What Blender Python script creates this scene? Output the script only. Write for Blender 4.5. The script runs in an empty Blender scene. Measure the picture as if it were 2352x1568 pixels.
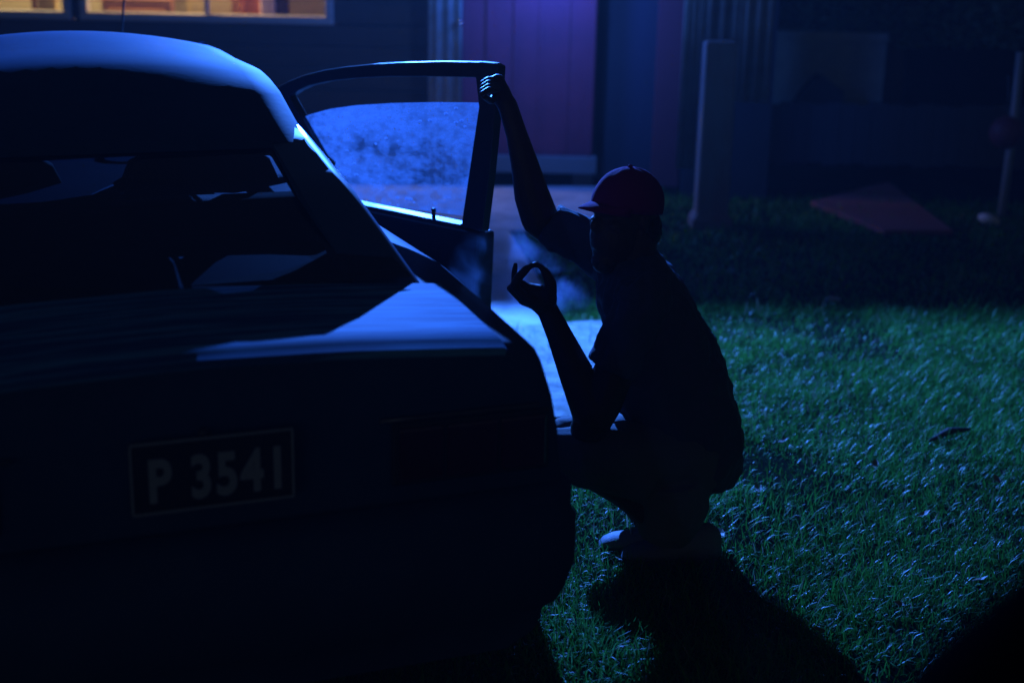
import bpy, bmesh, math, random
import numpy as np
from mathutils import Vector, Matrix, Euler

R = math.radians
random.seed(7)
scene = bpy.context.scene
col = scene.collection

# ------------------------------------------------------------------ camera
CAM_H, PITCH, ROLL, FPX = 1.7, 16.0, 1.2, 3250.0          # FPX: focal length in units of a 2352 px wide picture
cam_d = bpy.data.cameras.new('camera'); cam = bpy.data.objects.new('camera', cam_d); col.objects.link(cam)
cam_d.sensor_width = 36.0; cam_d.lens = FPX / 2352.0 * 36.0
cam_d.clip_start = 0.05; cam_d.clip_end = 500
cam_F = Vector((0, math.cos(R(PITCH)), -math.sin(R(PITCH))))
_R0 = Vector((1, 0, 0)); _U0 = _R0.cross(cam_F)
cam_R = _R0 * math.cos(R(ROLL)) + _U0 * math.sin(R(ROLL))
cam_U = -_R0 * math.sin(R(ROLL)) + _U0 * math.cos(R(ROLL))
CO = Vector((0, 0, CAM_H))
m = Matrix((cam_R, cam_U, -cam_F)).transposed().to_4x4(); m.translation = CO
cam.matrix_world = m
cam_d.dof.use_dof = True; cam_d.dof.focus_distance = 3.85; cam_d.dof.aperture_fstop = 2.0
scene.camera = cam

# ------------------------------------------------------------------ night sky (a very weak one)
world = bpy.data.worlds.new('World'); scene.world = world; world.use_nodes = True
wn = world.node_tree.nodes; wl = world.node_tree.links
sky = wn.new('ShaderNodeTexSky'); sky.sky_type = 'NISHITA'; sky.sun_disc = False
sky.sun_elevation = R(2.0); sky.sun_rotation = R(200)
hs = wn.new('ShaderNodeHueSaturation'); hs.inputs['Saturation'].default_value = 0.15
wl.new(sky.outputs[0], hs.inputs['Color']); tn = wn.new('ShaderNodeMix'); tn.data_type = 'RGBA'; tn.blend_type = 'MULTIPLY'; tn.inputs[0].default_value = 1.0; tn.inputs[7].default_value = (0.62, 0.80, 1.0, 1)
wl.new(hs.outputs[0], tn.inputs[6]); wl.new(tn.outputs[2], wn['Background'].inputs[0])
wn['Background'].inputs[1].default_value = 0.012

scene.view_settings.view_transform = 'Standard'; scene.view_settings.look = 'None'
scene.view_settings.exposure = 0; scene.view_settings.gamma = 1
scene.cycles.use_denoising = True
scene.cycles.max_bounces = 8; scene.cycles.transparent_max_bounces = 16
scene.cycles.caustics_reflective = False; scene.cycles.caustics_refractive = False

BLUE = (0.045, 0.20, 1.0)

def lamp(name, kind, loc, color, energy, size=0.01, parent=None, target=None, **kw):
    d = bpy.data.lights.new(name, kind); d.color = color; d.energy = energy
    d.shadow_soft_size = size
    for k, v in kw.items(): setattr(d, k, v)
    o = bpy.data.objects.new(name, d); col.objects.link(o); o.location = loc
    if target is not None: o.rotation_euler = (Vector(target) - Vector(loc)).to_track_quat('-Z', 'Y').to_euler()
    if parent: o.parent = parent
    return o

# ------------------------------------------------------------------ sight lines -> real positions
def ray(px, py): return cam_F + cam_R * ((px - 1176) / FPX) - cam_U * ((py - 784) / FPX)
def PZ(px, py, z):
    d = ray(px, py); return CO + d * ((z - CAM_H) / d.z)
def PY(px, py, y):
    d = ray(px, py); return CO + d * (y / d.y)
def plane_hit(px, py, p0, n):
    d = ray(px, py); return CO + d * ((p0 - CO).dot(n) / d.dot(n))

# ------------------------------------------------------------------ helpers
def tag(o, label=None, cat=None, group=None, kind=None):
    if label: o['label'] = label
    if cat: o['category'] = cat
    if group: o['group'] = group
    if kind: o['kind'] = kind
    return o
def empty(name, loc=(0, 0, 0), rz=0, label=None, cat=None, group=None):
    o = bpy.data.objects.new(name, None); col.objects.link(o); o.location = loc; o.rotation_euler = (0, 0, rz)
    o.empty_display_size = 0.1
    return tag(o, label, cat, group)
def link(name, me, mat=None, parent=None, smooth=False):
    o = bpy.data.objects.new(name, me); col.objects.link(o)
    if mat: me.materials.append(mat)
    if parent: o.parent = parent
    if smooth:
        me.polygons.foreach_set('use_smooth', [True] * len(me.polygons))
    return o
def mesh(name, vs, fs, mat=None, parent=None, smooth=False):
    me = bpy.data.meshes.new(name); me.from_pydata([tuple(v) for v in vs], [], fs); me.validate(); me.update()
    return link(name, me, mat, parent, smooth)

class MB:
    def __init__(s): s.v = []; s.f = []
    def add(s, vs, fs):
        n = len(s.v); s.v += [Vector(v) for v in vs]; s.f += [tuple(i + n for i in f) for f in fs]; return s
    def box(s, c, d, M=None):
        x, y, z = d[0] / 2, d[1] / 2, d[2] / 2
        vs = [Vector((sx * x, sy * y, sz * z)) for sz in (-1, 1) for sx, sy in ((-1, -1), (1, -1), (1, 1), (-1, 1))]
        if M: vs = [M @ v for v in vs]
        vs = [v + Vector(c) for v in vs]
        return s.add(vs, [(3, 2, 1, 0), (4, 5, 6, 7), (0, 1, 5, 4), (1, 2, 6, 5), (2, 3, 7, 6), (3, 0, 4, 7)])
    def prism(s, poly, th, o, ex, ey, en):          # 2-D polygon on axes ex, ey, given thickness th along en
        n = len(poly)
        a = [o + ex * p[0] + ey * p[1] for p in poly]; b = [v + en * th for v in a]
        return s.add(a + b, [tuple(range(n - 1, -1, -1)), tuple(range(n, 2 * n))] + [(i, (i + 1) % n, n + (i + 1) % n, n + i) for i in range(n)])
    def loft(s, rings, closed=True, caps=True):
        k = len(rings[0]); vs = [v for r in rings for v in r]; fs = []
        for i in range(len(rings) - 1):
            for j in range(k if closed else k - 1):
                a = i * k + j; b = i * k + (j + 1) % k
                fs.append((a, b, b + k, a + k))
        if caps:
            fs.append(tuple(range(k - 1, -1, -1))); fs.append(tuple(range((len(rings) - 1) * k, len(rings) * k)))
        return s.add(vs, fs)
    def tube(s, pts, rs, seg=12, flat=1.0):
        pts = [Vector(p) for p in pts]
        if not isinstance(rs, (list, tuple)): rs = [rs] * len(pts)
        rings = []; up = Vector((0, 1, 0.01))
        for i, p in enumerate(pts):
            t = (pts[min(i + 1, len(pts) - 1)] - pts[max(i - 1, 0)]).normalized()
            if abs(t.dot(up)) > 0.97: up = Vector((1, 0, 0.1))
            a = t.cross(up).normalized(); b = t.cross(a).normalized()
            rings.append([p + (a * math.cos(2 * math.pi * j / seg) + b * math.sin(2 * math.pi * j / seg) * flat) * rs[i] for j in range(seg)])
        return s.loft(rings)
    def ball(s, c, r, seg=16, rot=None):
        if not isinstance(r, (list, tuple)): r = (r, r, r)
        vs = []; fs = []; n = seg; h = seg // 2
        for i in range(h + 1):
            t = math.pi * i / h
            for j in range(n):
                p = 2 * math.pi * j / n
                v = Vector((r[0] * math.sin(t) * math.cos(p), r[1] * math.sin(t) * math.sin(p), r[2] * math.cos(t)))
                if rot: v = rot @ v
                vs.append(Vector(c) + v)
        for i in range(h):
            for j in range(n): fs.append((i * n + j, (i + 1) * n + j, (i + 1) * n + (j + 1) % n, i * n + (j + 1) % n))
        return s.add(vs, fs)
    def capsule(s, a, b, ra, rb, seg=14):           # round-ended cone
        a = Vector(a); b = Vector(b)
        s.ball(a, ra, seg); s.ball(b, rb, seg); return s.tube([a, b], [ra, rb], seg)
    def build(s, name, mat=None, parent=None, smooth=False): return mesh(name, s.v, s.f, mat, parent, smooth)

def bevel(o, w=0.004, seg=2, angle=35):
    md = o.modifiers.new('bevel', 'BEVEL'); md.width = w; md.segments = seg; md.limit_method = 'ANGLE'; md.angle_limit = R(angle); md.harden_normals = False
    return o
def bake(o):                                         # apply modifiers into the mesh
    dg = bpy.context.evaluated_depsgraph_get(); dg.update()
    me = bpy.data.meshes.new_from_object(o.evaluated_get(dg)); old = o.data
    o.modifiers.clear(); o.data = me; me.name = old.name
    me.polygons.foreach_set('use_smooth', [True] * len(me.polygons))
    return o
def organic(mb, name, mat, parent, voxel=0.006, smooth=6, noise=0.0, nscale=0.1, bake_now=True):
    o = mb.build(name, mat, parent)
    bm = bmesh.new(); bm.from_mesh(o.data); bmesh.ops.remove_doubles(bm, verts=bm.verts, dist=1e-5); bmesh.ops.recalc_face_normals(bm, faces=bm.faces); bm.to_mesh(o.data); bm.free()
    r = o.modifiers.new('r', 'REMESH'); r.mode = 'VOXEL'; r.voxel_size = voxel
    if smooth:
        s = o.modifiers.new('s', 'SMOOTH'); s.iterations = smooth; s.factor = 0.5
    if noise:
        t = bpy.data.textures.new(name + '_folds', 'CLOUDS'); t.noise_scale = nscale; t.noise_depth = 2
        d = o.modifiers.new('d', 'DISPLACE'); d.texture = t; d.strength = noise; d.mid_level = 0.5; d.texture_coords = 'GLOBAL'
    return bake(o)

# ------------------------------------------------------------------ materials
def mat(name, color, rough=0.6, metal=0.0, spec=0.5, noise=None, bump=0.0, bscale=40.0, coat=0.0, stretch=(1, 1, 1)):
    m = bpy.data.materials.new(name); m.use_nodes = True
    n = m.node_tree.nodes; l = m.node_tree.links; p = n['Principled BSDF']
    p.inputs['Base Color'].default_value = (*color, 1); p.inputs['Roughness'].default_value = rough
    p.inputs['Metallic'].default_value = metal; p.inputs['Specular IOR Level'].default_value = spec
    p.inputs['Coat Weight'].default_value = coat; p.inputs['Coat Roughness'].default_value = 0.08
    tc = n.new('ShaderNodeTexCoord'); mp = n.new('ShaderNodeMapping'); mp.inputs['Scale'].default_value = stretch
    l.new(tc.outputs['Object'], mp.inputs['Vector'])
    if noise:
        c2, sc, lo, hi = noise
        t = n.new('ShaderNodeTexNoise'); t.inputs['Scale'].default_value = sc; t.inputs['Detail'].default_value = 6
        t.inputs['Roughness'].default_value = 0.65
        l.new(mp.outputs[0], t.inputs['Vector'])
        r = n.new('ShaderNodeMapRange'); r.inputs['From Min'].default_value = lo; r.inputs['From Max'].default_value = hi
        l.new(t.outputs['Fac'], r.inputs['Value'])
        mx = n.new('ShaderNodeMix'); mx.data_type = 'RGBA'
        mx.inputs[6].default_value = (*color, 1); mx.inputs[7].default_value = (*c2, 1)
        l.new(r.outputs[0], mx.inputs[0]); l.new(mx.outputs[2], p.inputs['Base Color'])
    if bump:
        t = n.new('ShaderNodeTexNoise'); t.inputs['Scale'].default_value = bscale; t.inputs['Detail'].default_value = 5
        l.new(mp.outputs[0], t.inputs['Vector'])
        b = n.new('ShaderNodeBump'); b.inputs['Strength'].default_value = bump; b.inputs['Distance'].default_value = 0.01
        l.new(t.outputs['Fac'], b.inputs['Height']); l.new(b.outputs[0], p.inputs['Normal'])
    return m
def emit(name, color, strength):
    m = bpy.data.materials.new(name); m.use_nodes = True; p = m.node_tree.nodes['Principled BSDF']
    p.inputs['Base Color'].default_value = (0, 0, 0, 1)
    p.inputs['Emission Color'].default_value = (*color, 1); p.inputs['Emission Strength'].default_value = strength
    return m

M = {}
M['paint'] = mat('car_paint', (0.022, 0.05, 0.115), 0.7, 0.0, 0.05, noise=((0.032, 0.07, 0.15), 2.2, 0.40, 0.66), bump=0.02, bscale=60)
M['lid_lit_paint'] = mat('boot_lid_lit_paint', (0.03, 0.10, 0.30), 0.7, 0.0, 0.05, noise=((0.10, 0.34, 0.62), 5.0, 0.43, 0.60), coat=0.0, stretch=(0.5, 9, 5))  # brighter copy of the car paint; highlight, reflection streaks and dust put into its colour
M['pillar_paint'] = mat('pillar_paint', (0.03, 0.08, 0.18), 0.38, 0.0, 0.45)
M['paint_dark'] = mat('door_inner', (0.035, 0.04, 0.055), 0.45, bump=0.1, bscale=30)
M['trim'] = mat('black_trim', (0.02, 0.02, 0.02), 0.4)
M['chrome'] = mat('chrome', (0.6, 0.6, 0.62), 0.18, 1.0)
M['rubber'] = mat('rubber', (0.02, 0.02, 0.02), 0.7)
M['interior'] = mat('interior_cloth', (0.02, 0.02, 0.022), 0.85)
M['plate'] = mat('plate_black', (0.02, 0.022, 0.025), 0.4)
M['plate_white'] = mat('plate_white', (0.28, 0.32, 0.36), 0.5)
M['lens'] = mat('tail_lens', (0.05, 0.006, 0.012), 0.12, coat=1.0)
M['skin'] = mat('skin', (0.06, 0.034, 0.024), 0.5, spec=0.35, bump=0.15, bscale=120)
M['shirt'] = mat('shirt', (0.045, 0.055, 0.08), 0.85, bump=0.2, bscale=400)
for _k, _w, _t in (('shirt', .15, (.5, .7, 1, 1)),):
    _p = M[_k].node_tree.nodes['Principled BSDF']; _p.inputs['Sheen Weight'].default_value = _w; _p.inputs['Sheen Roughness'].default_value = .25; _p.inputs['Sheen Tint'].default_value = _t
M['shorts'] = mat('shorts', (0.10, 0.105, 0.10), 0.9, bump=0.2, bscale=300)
M['cap'] = mat('cap_cloth', (0.20, 0.010, 0.12), 0.9, spec=0.05, bump=0.25, bscale=500)
M['shoe'] = mat('shoe', (0.13, 0.14, 0.17), 0.7, bump=0.2, bscale=90)
M['shoe_sole'] = mat('shoe_sole', (0.05, 0.05, 0.05), 0.8)
M['silver'] = mat('silver', (0.8, 0.8, 0.82), 0.12, 1.0)
M['nail'] = mat('nail', (0.2, 0.13, 0.11), 0.2)
M['hair'] = mat('hair', (0.01, 0.009, 0.008), 0.7)

def glass_mat(name, tint, opacity, rough=0.05):
    m = bpy.data.materials.new(name); m.use_nodes = True; n = m.node_tree.nodes; l = m.node_tree.links
    p = n['Principled BSDF']; p.inputs['Base Color'].default_value = (*tint, 1); p.inputs['Roughness'].default_value = rough
    tr = n.new('ShaderNodeBsdfTransparent'); mx = n.new('ShaderNodeMixShader'); mx.inputs[0].default_value = opacity
    l.new(tr.outputs[0], mx.inputs[1]); l.new(p.outputs[0], mx.inputs[2]); l.new(mx.outputs[0], n['Material Output'].inputs[0])
    return m
M['glass'] = glass_mat('car_glass', (0.015, 0.016, 0.02), 0.72)
M['house_glass'] = glass_mat('house_glass', (0.05, 0.05, 0.05), 0.12)

def dirty_glass():
    m = bpy.data.materials.new('dirty_window_glass'); m.use_nodes = True; n = m.node_tree.nodes; l = m.node_tree.links
    n.remove(n['Principled BSDF'])
    tc = n.new('ShaderNodeTexCoord'); mp = n.new('ShaderNodeMapping'); mp.inputs['Scale'].default_value = (0.55, 0.55, 1)
    l.new(tc.outputs['Object'], mp.inputs['Vector'])
    def noise(sc, det=6, ro=0.6, vec=mp):
        t = n.new('ShaderNodeTexNoise'); t.inputs['Scale'].default_value = sc; t.inputs['Detail'].default_value = det
        t.inputs['Roughness'].default_value = ro; l.new(vec.outputs[0], t.inputs['Vector']); return t
    def rng(src, a, b, c, d):
        r = n.new('ShaderNodeMapRange'); r.inputs['From Min'].default_value = a; r.inputs['From Max'].default_value = b
        r.inputs['To Min'].default_value = c; r.inputs['To Max'].default_value = d; l.new(src, r.inputs['Value']); return r.outputs[0]
    def math_(op, a, b):
        q = n.new('ShaderNodeMath'); q.operation = op
        for i, x in enumerate((a, b)):
            if hasattr(x, 'is_linked'): l.new(x, q.inputs[i])
            else: q.inputs[i].default_value = x
        return q.outputs[0]
    big = rng(noise(6, 6, 0.65).outputs['Fac'], 0.38, 0.62, 0.05, 0.9)
    mid = rng(noise(38, 7, 0.75).outputs['Fac'], 0.42, 0.66, 0.0, 0.6)
    st = n.new('ShaderNodeMapping'); st.inputs['Scale'].default_value = (1, 1, 0.06); l.new(tc.outputs['Object'], st.inputs['Vector'])
    streak = rng(noise(90, 3, 0.5, st).outputs['Fac'], 0.55, 0.8, 0.0, 0.10)
    vo = n.new('ShaderNodeTexVoronoi'); vo.inputs['Scale'].default_value = 45; l.new(mp.outputs[0], vo.inputs['Vector'])
    drop = rng(vo.outputs['Distance'], 0.10, 0.2, 1.4, 0.0)
    gate = rng(noise(9, 2).outputs['Fac'], 0.52, 0.62, 0.0, 1.0)
    drops = math_('MULTIPLY', drop, gate)
    s = n.new('ShaderNodeSeparateXYZ'); l.new(tc.outputs['Object'], s.inputs[0])
    top = rng(s.outputs['Z'], 1.02, 1.25, 0.0, 0.22)
    d = math_('ADD', math_('ADD', math_('ADD', math_('MULTIPLY', big, 0.30), math_('MULTIPLY', mid, 0.55)), math_('MULTIPLY', streak, 0.6)), math_('ADD', drops, top))
    dens = n.new('ShaderNodeClamp'); l.new(d, dens.inputs[0]); dens.inputs['Min'].default_value = 0.08; dens.inputs['Max'].default_value = 0.9
    tl = n.new('ShaderNodeBsdfTranslucent'); tl.inputs[0].default_value = (0.30, 0.36, 0.52, 1)
    df = n.new('ShaderNodeBsdfDiffuse'); df.inputs[0].default_value = (0.25, 0.25, 0.25, 1)
    tr = n.new('ShaderNodeBsdfTransparent'); tr.inputs[0].default_value = (0.8, 0.85, 0.85, 1)
    a = n.new('ShaderNodeMixShader'); a.inputs[0].default_value = 0.25; l.new(tl.outputs[0], a.inputs[1]); l.new(df.outputs[0], a.inputs[2])
    b = n.new('ShaderNodeMixShader'); l.new(dens.outputs[0], b.inputs[0]); l.new(tr.outputs[0], b.inputs[1]); l.new(a.outputs[0], b.inputs[2])
    l.new(b.outputs[0], n['Material Output'].inputs[0])
    return m
M['dirty'] = dirty_glass()

# ================================================================== GROUND
gm = mat('soil', (0.012, 0.016, 0.009), 1.0, spec=0.0, noise=((0.006, 0.008, 0.005), 3.0, 0.35, 0.65), bump=0.6, bscale=12)
nx, ny = 140, 140; vs = []; fs = []
def gz(x, y): return 0.0
mesh('ground', [(-60, -20, 0), (60, -20, 0), (60, 90, 0), (-60, 90, 0)], [(0, 1, 2, 3)], gm)['kind'] = 'structure'

# concrete apron along the house and worn patch in front of it
conc = mat('concrete', (0.50, 0.54, 0.58), 0.85, noise=((0.26, 0.28, 0.30), 4.0, 0.35, 0.7), bump=0.4, bscale=25)
def ground_poly(pts): return [PZ(a, b, 0).to_2d() for a, b in pts]
apron = ground_poly([(700, 430), (1372, 432), (1368, 540), (1168, 533), (1252, 668), (1290, 760), (700, 760)])
mesh('path', [(p.x, p.y, 0.012) for p in apron] , [tuple(range(len(apron)))], conc)['kind'] = 'structure'
patch_px = [(900, 762), (1180, 757), (1300, 748), (1420, 741), (1490, 760), (1500, 840), (1480, 960), (900, 980)]
patch = ground_poly(patch_px)
sand = mat('pale_ground', (0.30, 0.31, 0.30), 0.95, noise=((0.12, 0.13, 0.10), 9.0, 0.4, 0.65), bump=0.8, bscale=30)
mesh('pavement', [(p.x, p.y, 0.018) for p in patch], [tuple(range(len(patch)))], sand)['kind'] = 'structure'

def inside(poly, x, y):
    c = np.zeros(len(x), bool); n = len(poly)
    for i in range(n):
        a = poly[i]; b = poly[(i + 1) % n]
        c ^= ((a[1] > y) != (b[1] > y)) & (x < (b[0] - a[0]) * (y - a[1]) / (b[1] - a[1] + 1e-12) + a[0])
    return c

# ------------------------------------------------------------------ grass
def grass_material():
    m = bpy.data.materials.new('grass_blades'); m.use_nodes = True; n = m.node_tree.nodes; l = m.node_tree.links
    p = n['Principled BSDF']; p.inputs['Roughness'].default_value = 0.4; p.inputs['Specular IOR Level'].default_value = 0.24
    at = n.new('ShaderNodeAttribute'); at.attribute_name = 'tone'
    cr = n.new('ShaderNodeValToRGB'); e = cr.color_ramp.elements
    e[0].position = 0.0; e[0].color = (0.03, 0.13, 0.012, 1); e[1].position = 1.0; e[1].color = (0.30, 0.28, 0.17, 1)
    q = cr.color_ramp.elements.new(0.55); q.color = (0.055, 0.27, 0.03, 1)
    q = cr.color_ramp.elements.new(0.85); q.color = (0.11, 0.36, 0.08, 1)
    l.new(at.outputs['Fac'], cr.inputs[0]); l.new(cr.outputs[0], p.inputs['Base Color'])
    tl = n.new('ShaderNodeBsdfTranslucent'); l.new(cr.outputs[0], tl.inputs[0])
    mx = n.new('ShaderNodeMixShader'); mx.inputs[0].default_value = 0.35
    l.new(p.outputs[0], mx.inputs[1]); l.new(tl.outputs[0], mx.inputs[2]); l.new(mx.outputs[0], n['Material Output'].inputs[0])
    return m
def value_noise(x, y, s, seed):
    rg = np.random.RandomState(seed); g = rg.rand(64, 64)
    u = x / s + 20; v = y / s + 20; i = np.floor(u).astype(int) % 63; j = np.floor(v).astype(int) % 63
    a = u - np.floor(u); b = v - np.floor(v); a = a * a * (3 - 2 * a); b = b * b * (3 - 2 * b)
    return (g[i, j] * (1 - a) + g[i + 1, j] * a) * (1 - b) + (g[i, j + 1] * (1 - a) + g[i + 1, j + 1] * a) * b
def grass(name, n, x0, x1, y0, y1, hmin, hmax, width, seed, label):
    rg = np.random.RandomState(seed)
    x = rg.uniform(x0, x1, n); y = rg.uniform(y0, y1, n)
    keep = (np.abs(x) < 0.40 * y + 1.0) & ~inside([tuple(p) for p in apron], x, y) & ~(inside([tuple(p) for p in patch], x, y) & (rg.rand(n) > 0.12))
    x = x[keep]; y = y[keep]; n = len(x)
    cl = value_noise(x, y, 0.22, 3) * 0.6 + value_noise(x, y, 0.07, 5) * 0.4
    bare = value_noise(x + 3, y, 0.75, 11) * .6 + value_noise(x, y, 0.3, 12) * .4
    keep = rg.rand(n) < (0.45 + 0.9 * cl) * np.clip((bare - .18) * 4, .25, 1); x = x[keep]; y = y[keep]; cl = cl[keep]; n = len(x)
    h = (hmin + (hmax - hmin) * rg.rand(n) ** 1.6) * (0.55 + 0.9 * cl) * (0.7 + .6 * value_noise(x, y + 7, .5, 13))
    az = rg.uniform(0, 2 * np.pi, n); lean = rg.uniform(0.35, 1.6, n); w = width * rg.uniform(0.6, 1.3, n)
    dx = np.cos(az); dy = np.sin(az); tw = az + np.pi / 2 + rg.uniform(-0.6, 0.6, n); sx = np.cos(tw) * w / 2; sy = np.sin(tw) * w / 2
    t0 = lean * 0.62; t1 = np.minimum(lean * 1.12, 1.7)
    m1 = (x + dx * np.sin(t0) * h * 0.5, y + dy * np.sin(t0) * h * 0.5, np.cos(t0) * h * 0.5)
    tp = (m1[0] + dx * np.sin(t1) * h * 0.5, m1[1] + dy * np.sin(t1) * h * 0.5, np.maximum(m1[2] + np.cos(t1) * h * 0.5, 0.004))
    V = np.empty((n, 5, 3), np.float32)
    V[:, 0] = np.stack([x - sx, y - sy, np.full(n, -0.002)], 1); V[:, 1] = np.stack([x + sx, y + sy, np.full(n, -0.002)], 1)
    V[:, 2] = np.stack([m1[0] + sx * .8, m1[1] + sy * .8, m1[2]], 1); V[:, 3] = np.stack([m1[0] - sx * .8, m1[1] - sy * .8, m1[2]], 1)
    V[:, 4] = np.stack(tp, 1)
    me = bpy.data.meshes.new(name); me.vertices.add(n * 5); me.vertices.foreach_set('co', V.ravel())
    base = np.arange(n)[:, None] * 5
    loops = np.concatenate([base + np.array([0, 1, 2, 3]), base + np.array([3, 2, 4])], 1).ravel()
    me.loops.add(n * 7); me.loops.foreach_set('vertex_index', loops)
    me.polygons.add(n * 2); ls = np.stack([np.arange(n) * 7, np.arange(n) * 7 + 4], 1).ravel()
    me.polygons.foreach_set('loop_start', ls); me.update(calc_edges=True); me.validate()
    tone = np.clip(0.15 + 0.55 * cl + rg.normal(0, 0.16, n), 0, 0.9); tone[rg.rand(n) < 0.05] = 1.0
    at = me.attributes.new('tone', 'FLOAT', 'POINT'); at.data.foreach_set('value', np.repeat(tone, 5).astype(np.float32))
    return tag(link(name, me, M['grass']), label, 'grass', kind='stuff')
M['grass'] = grass_material()
grass('lawn_grass', 330000, -1.2, 3.9, 2.5, 6.6, 0.018, 0.060, 0.0032, 1, 'short glossy green grass lit blue behind the squatting person')
grass('distant_grass', 42000, -1.2, 5.6, 6.4, 9.6, 0.03, 0.09, 0.007, 2, 'dim grass in the unlit part of the yard')

# ================================================================== CAR
TH = R(22)
ca = Vector((-math.sin(TH), math.cos(TH), 0)); cl_ = Vector((-math.cos(TH), -math.sin(TH), 0)); cz = Vector((0, 0, 1))
C0 = PZ(1240, 800, 0.90); C0.z = 0
CW = 1.36                                             # width of the deck between the shoulder lines
# the car's own frame: x = towards the left side, y = towards the front, z = up
car = empty('car', C0, 0, 'old blue-grey saloon car with licence plate P 3541 and its right front door open', 'car')
car.matrix_world = Matrix(((cl_.x, ca.x, 0, C0.x), (cl_.y, ca.y, 0, C0.y), (0, 0, 1, 0), (0, 0, 0, 1)))
# (left-handed axes are avoided: x is negated so that the matrix is a pure rotation)
car.matrix_world = Matrix(((-cl_.x, ca.x, 0, C0.x), (-cl_.y, ca.y, 0, C0.y), (0, 0, 1, 0), (0, 0, 0, 1)))
def L(u, v, z): return Vector((-v, u, z))             # u forward from the tail, v from the right shoulder to the left
def carloc(p):
    q = p - C0; return q.dot(ca), q.dot(cl_), p.z
def lerp(a, b, t): return a + (b - a) * t
def interp(tab, x):
    for (x0, y0), (x1, y1) in zip(tab, tab[1:]):
        if x <= x1: return lerp(y0, y1, max(0, (x - x0) / (x1 - x0)))
    return tab[-1][1]
DECKZ = [(0, 0.905), (0.4, 0.935), (0.6, 0.95), (2.9, 0.93), (3.2, 0.90), (4.0, 0.80), (4.05, 0.78)]
WAIST = [(0.0, 0.0), (0.05, 0.015), (0.4, 0.0), (4.05, 0.0)]
def body_ring(u, inset=0.0, zdrop=0.0, bot=0.24):
    zt = interp(DECKZ, u) - zdrop
    half = []                                         # right half, from the deck centre out and down
    for v, dz in ((CW / 2, 0.035), (CW * .3, 0.028), (0.12, 0.010), (0.04, 0.003)): half.append((v, zt + dz))
    prof = [(0.012, -0.004), (-0.006, -0.018), (-0.02, -0.045), (-0.045, -0.12), (-0.062, -0.20), (-0.072, -0.30), (-0.072, -0.42), (-0.06, -0.52), (-0.03, -0.62), (0.03, -0.655)]
    for v, dz in prof:
        z = max(zt + dz, bot); half.append((v + inset, z))
    half.append((0.3, bot))
    right = half; left = [(CW - v, z) for v, z in reversed(half[1:])]
    return [L(u, v, z) for v, z in right + left]
us = [0.0, 0.012, 0.035, 0.1, 0.25, 0.42, 0.6, 1.0, 1.5, 2.0, 2.5, 2.9, 3.2, 3.6, 3.9, 4.0, 4.04]
ins = {0.0: 0.03, 0.012: 0.012, 0.035: 0.002, 3.9: 0.02, 4.0: 0.05, 4.04: 0.1}
b = MB()
b.loft([body_ring(u, ins.get(u, 0.0), 0.012 if u == 0.0 else (0.003 if u == 0.012 else 0)) for u in us])
body = b.build('body', M['paint'], car, True)
body_wheels = [(0.78, 0), (3.25, 0)]
try:
    cut = MB()
    for u in (0.78, 3.25):
        for sv in (0, 1):
            v0, v1 = (-0.2, 0.14) if sv == 0 else (CW - 0.14, CW + 0.2)
            cut.tube([L(u, v0, 0.30), L(u, v1, 0.30)], 0.335, 28)
    co = cut.build('wheel_arch_cut', None, car)
    md = body.modifiers.new('b', 'BOOLEAN'); md.operation = 'DIFFERENCE'; md.object = co; md.solver = 'EXACT'
    bake(body); bpy.data.objects.remove(co)
except Exception as ex: print('bool', ex)
body.data.polygons.foreach_set('use_smooth', [True] * len(body.data.polygons))
md = body.modifiers.new('e', 'EDGE_SPLIT'); md.split_angle = R(38)

# boot lid: a thin skin standing 4 mm proud of the deck, with a lip over the tail
def deck_pt(u, v, dz=0.0):
    t = min(v, CW - v); zt = interp(DECKZ, max(u, 0))
    z = zt + interp([(0.04, .003), (0.12, .010), (CW * .3, .028), (CW / 2, .035)], t)
    return L(u, v, z + dz)
rings = []
for i in range(17):
    v = lerp(0.075, CW - 0.075, i / 16)
    us2 = (-0.006, 0.0, 0.02, 0.1, 0.2, 0.3, 0.4)
    top = [deck_pt(u, v, 0.006 if u > 0 else -0.002) for u in us2]; low = [deck_pt(max(u, 0.004), v, -0.012 if u > 0.003 else -0.03) for u in reversed(us2)]
    rings.append(top + low)
lid = MB().loft(rings).build('boot_lid', M['lid_lit_paint'], car, True)
md = lid.modifiers.new('e', 'EDGE_SPLIT'); md.split_angle = R(38)

# greenhouse
RT = [(0.97, 1.205), (1.10, 1.247), (1.2, 1.279), (1.3, 1.311), (1.42, 1.346), (1.5, 1.359), (1.6, 1.366), (1.85, 1.374), (2.1, 1.380), (2.3, 1.378), (2.42, 1.362)]
def roof_z(u, v): return interp(RT, u) - interp([(1.0, .08), (1.3, .10), (1.42, .17), (1.6, .22), (1.85, .26)], u) * (v - CW / 2) ** 2
def roof_ring(u):
    e = 0.24
    pts = [L(u, lerp(e, CW - e, k / 14), roof_z(u, lerp(e, CW - e, k / 14))) for k in range(15)]
    ez = roof_z(u, e)
    er = [L(u, e + 0.004, ez - 0.055), L(u, e - 0.016, ez - 0.045), L(u, e - 0.020, ez - 0.028), L(u, e - 0.012, ez - 0.010)]
    el = [L(u, CW - e + 0.012, ez - 0.010), L(u, CW - e + 0.020, ez - 0.028), L(u, CW - e + 0.016, ez - 0.045), L(u, CW - e - 0.004, ez - 0.055)]
    lo = [L(u, lerp(e + 0.03, CW - e - 0.03, k / 8), roof_z(u, lerp(e + .03, CW - e - .03, k / 8)) - 0.035) for k in range(8, -1, -1)]
    return er + pts + el + lo
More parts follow.
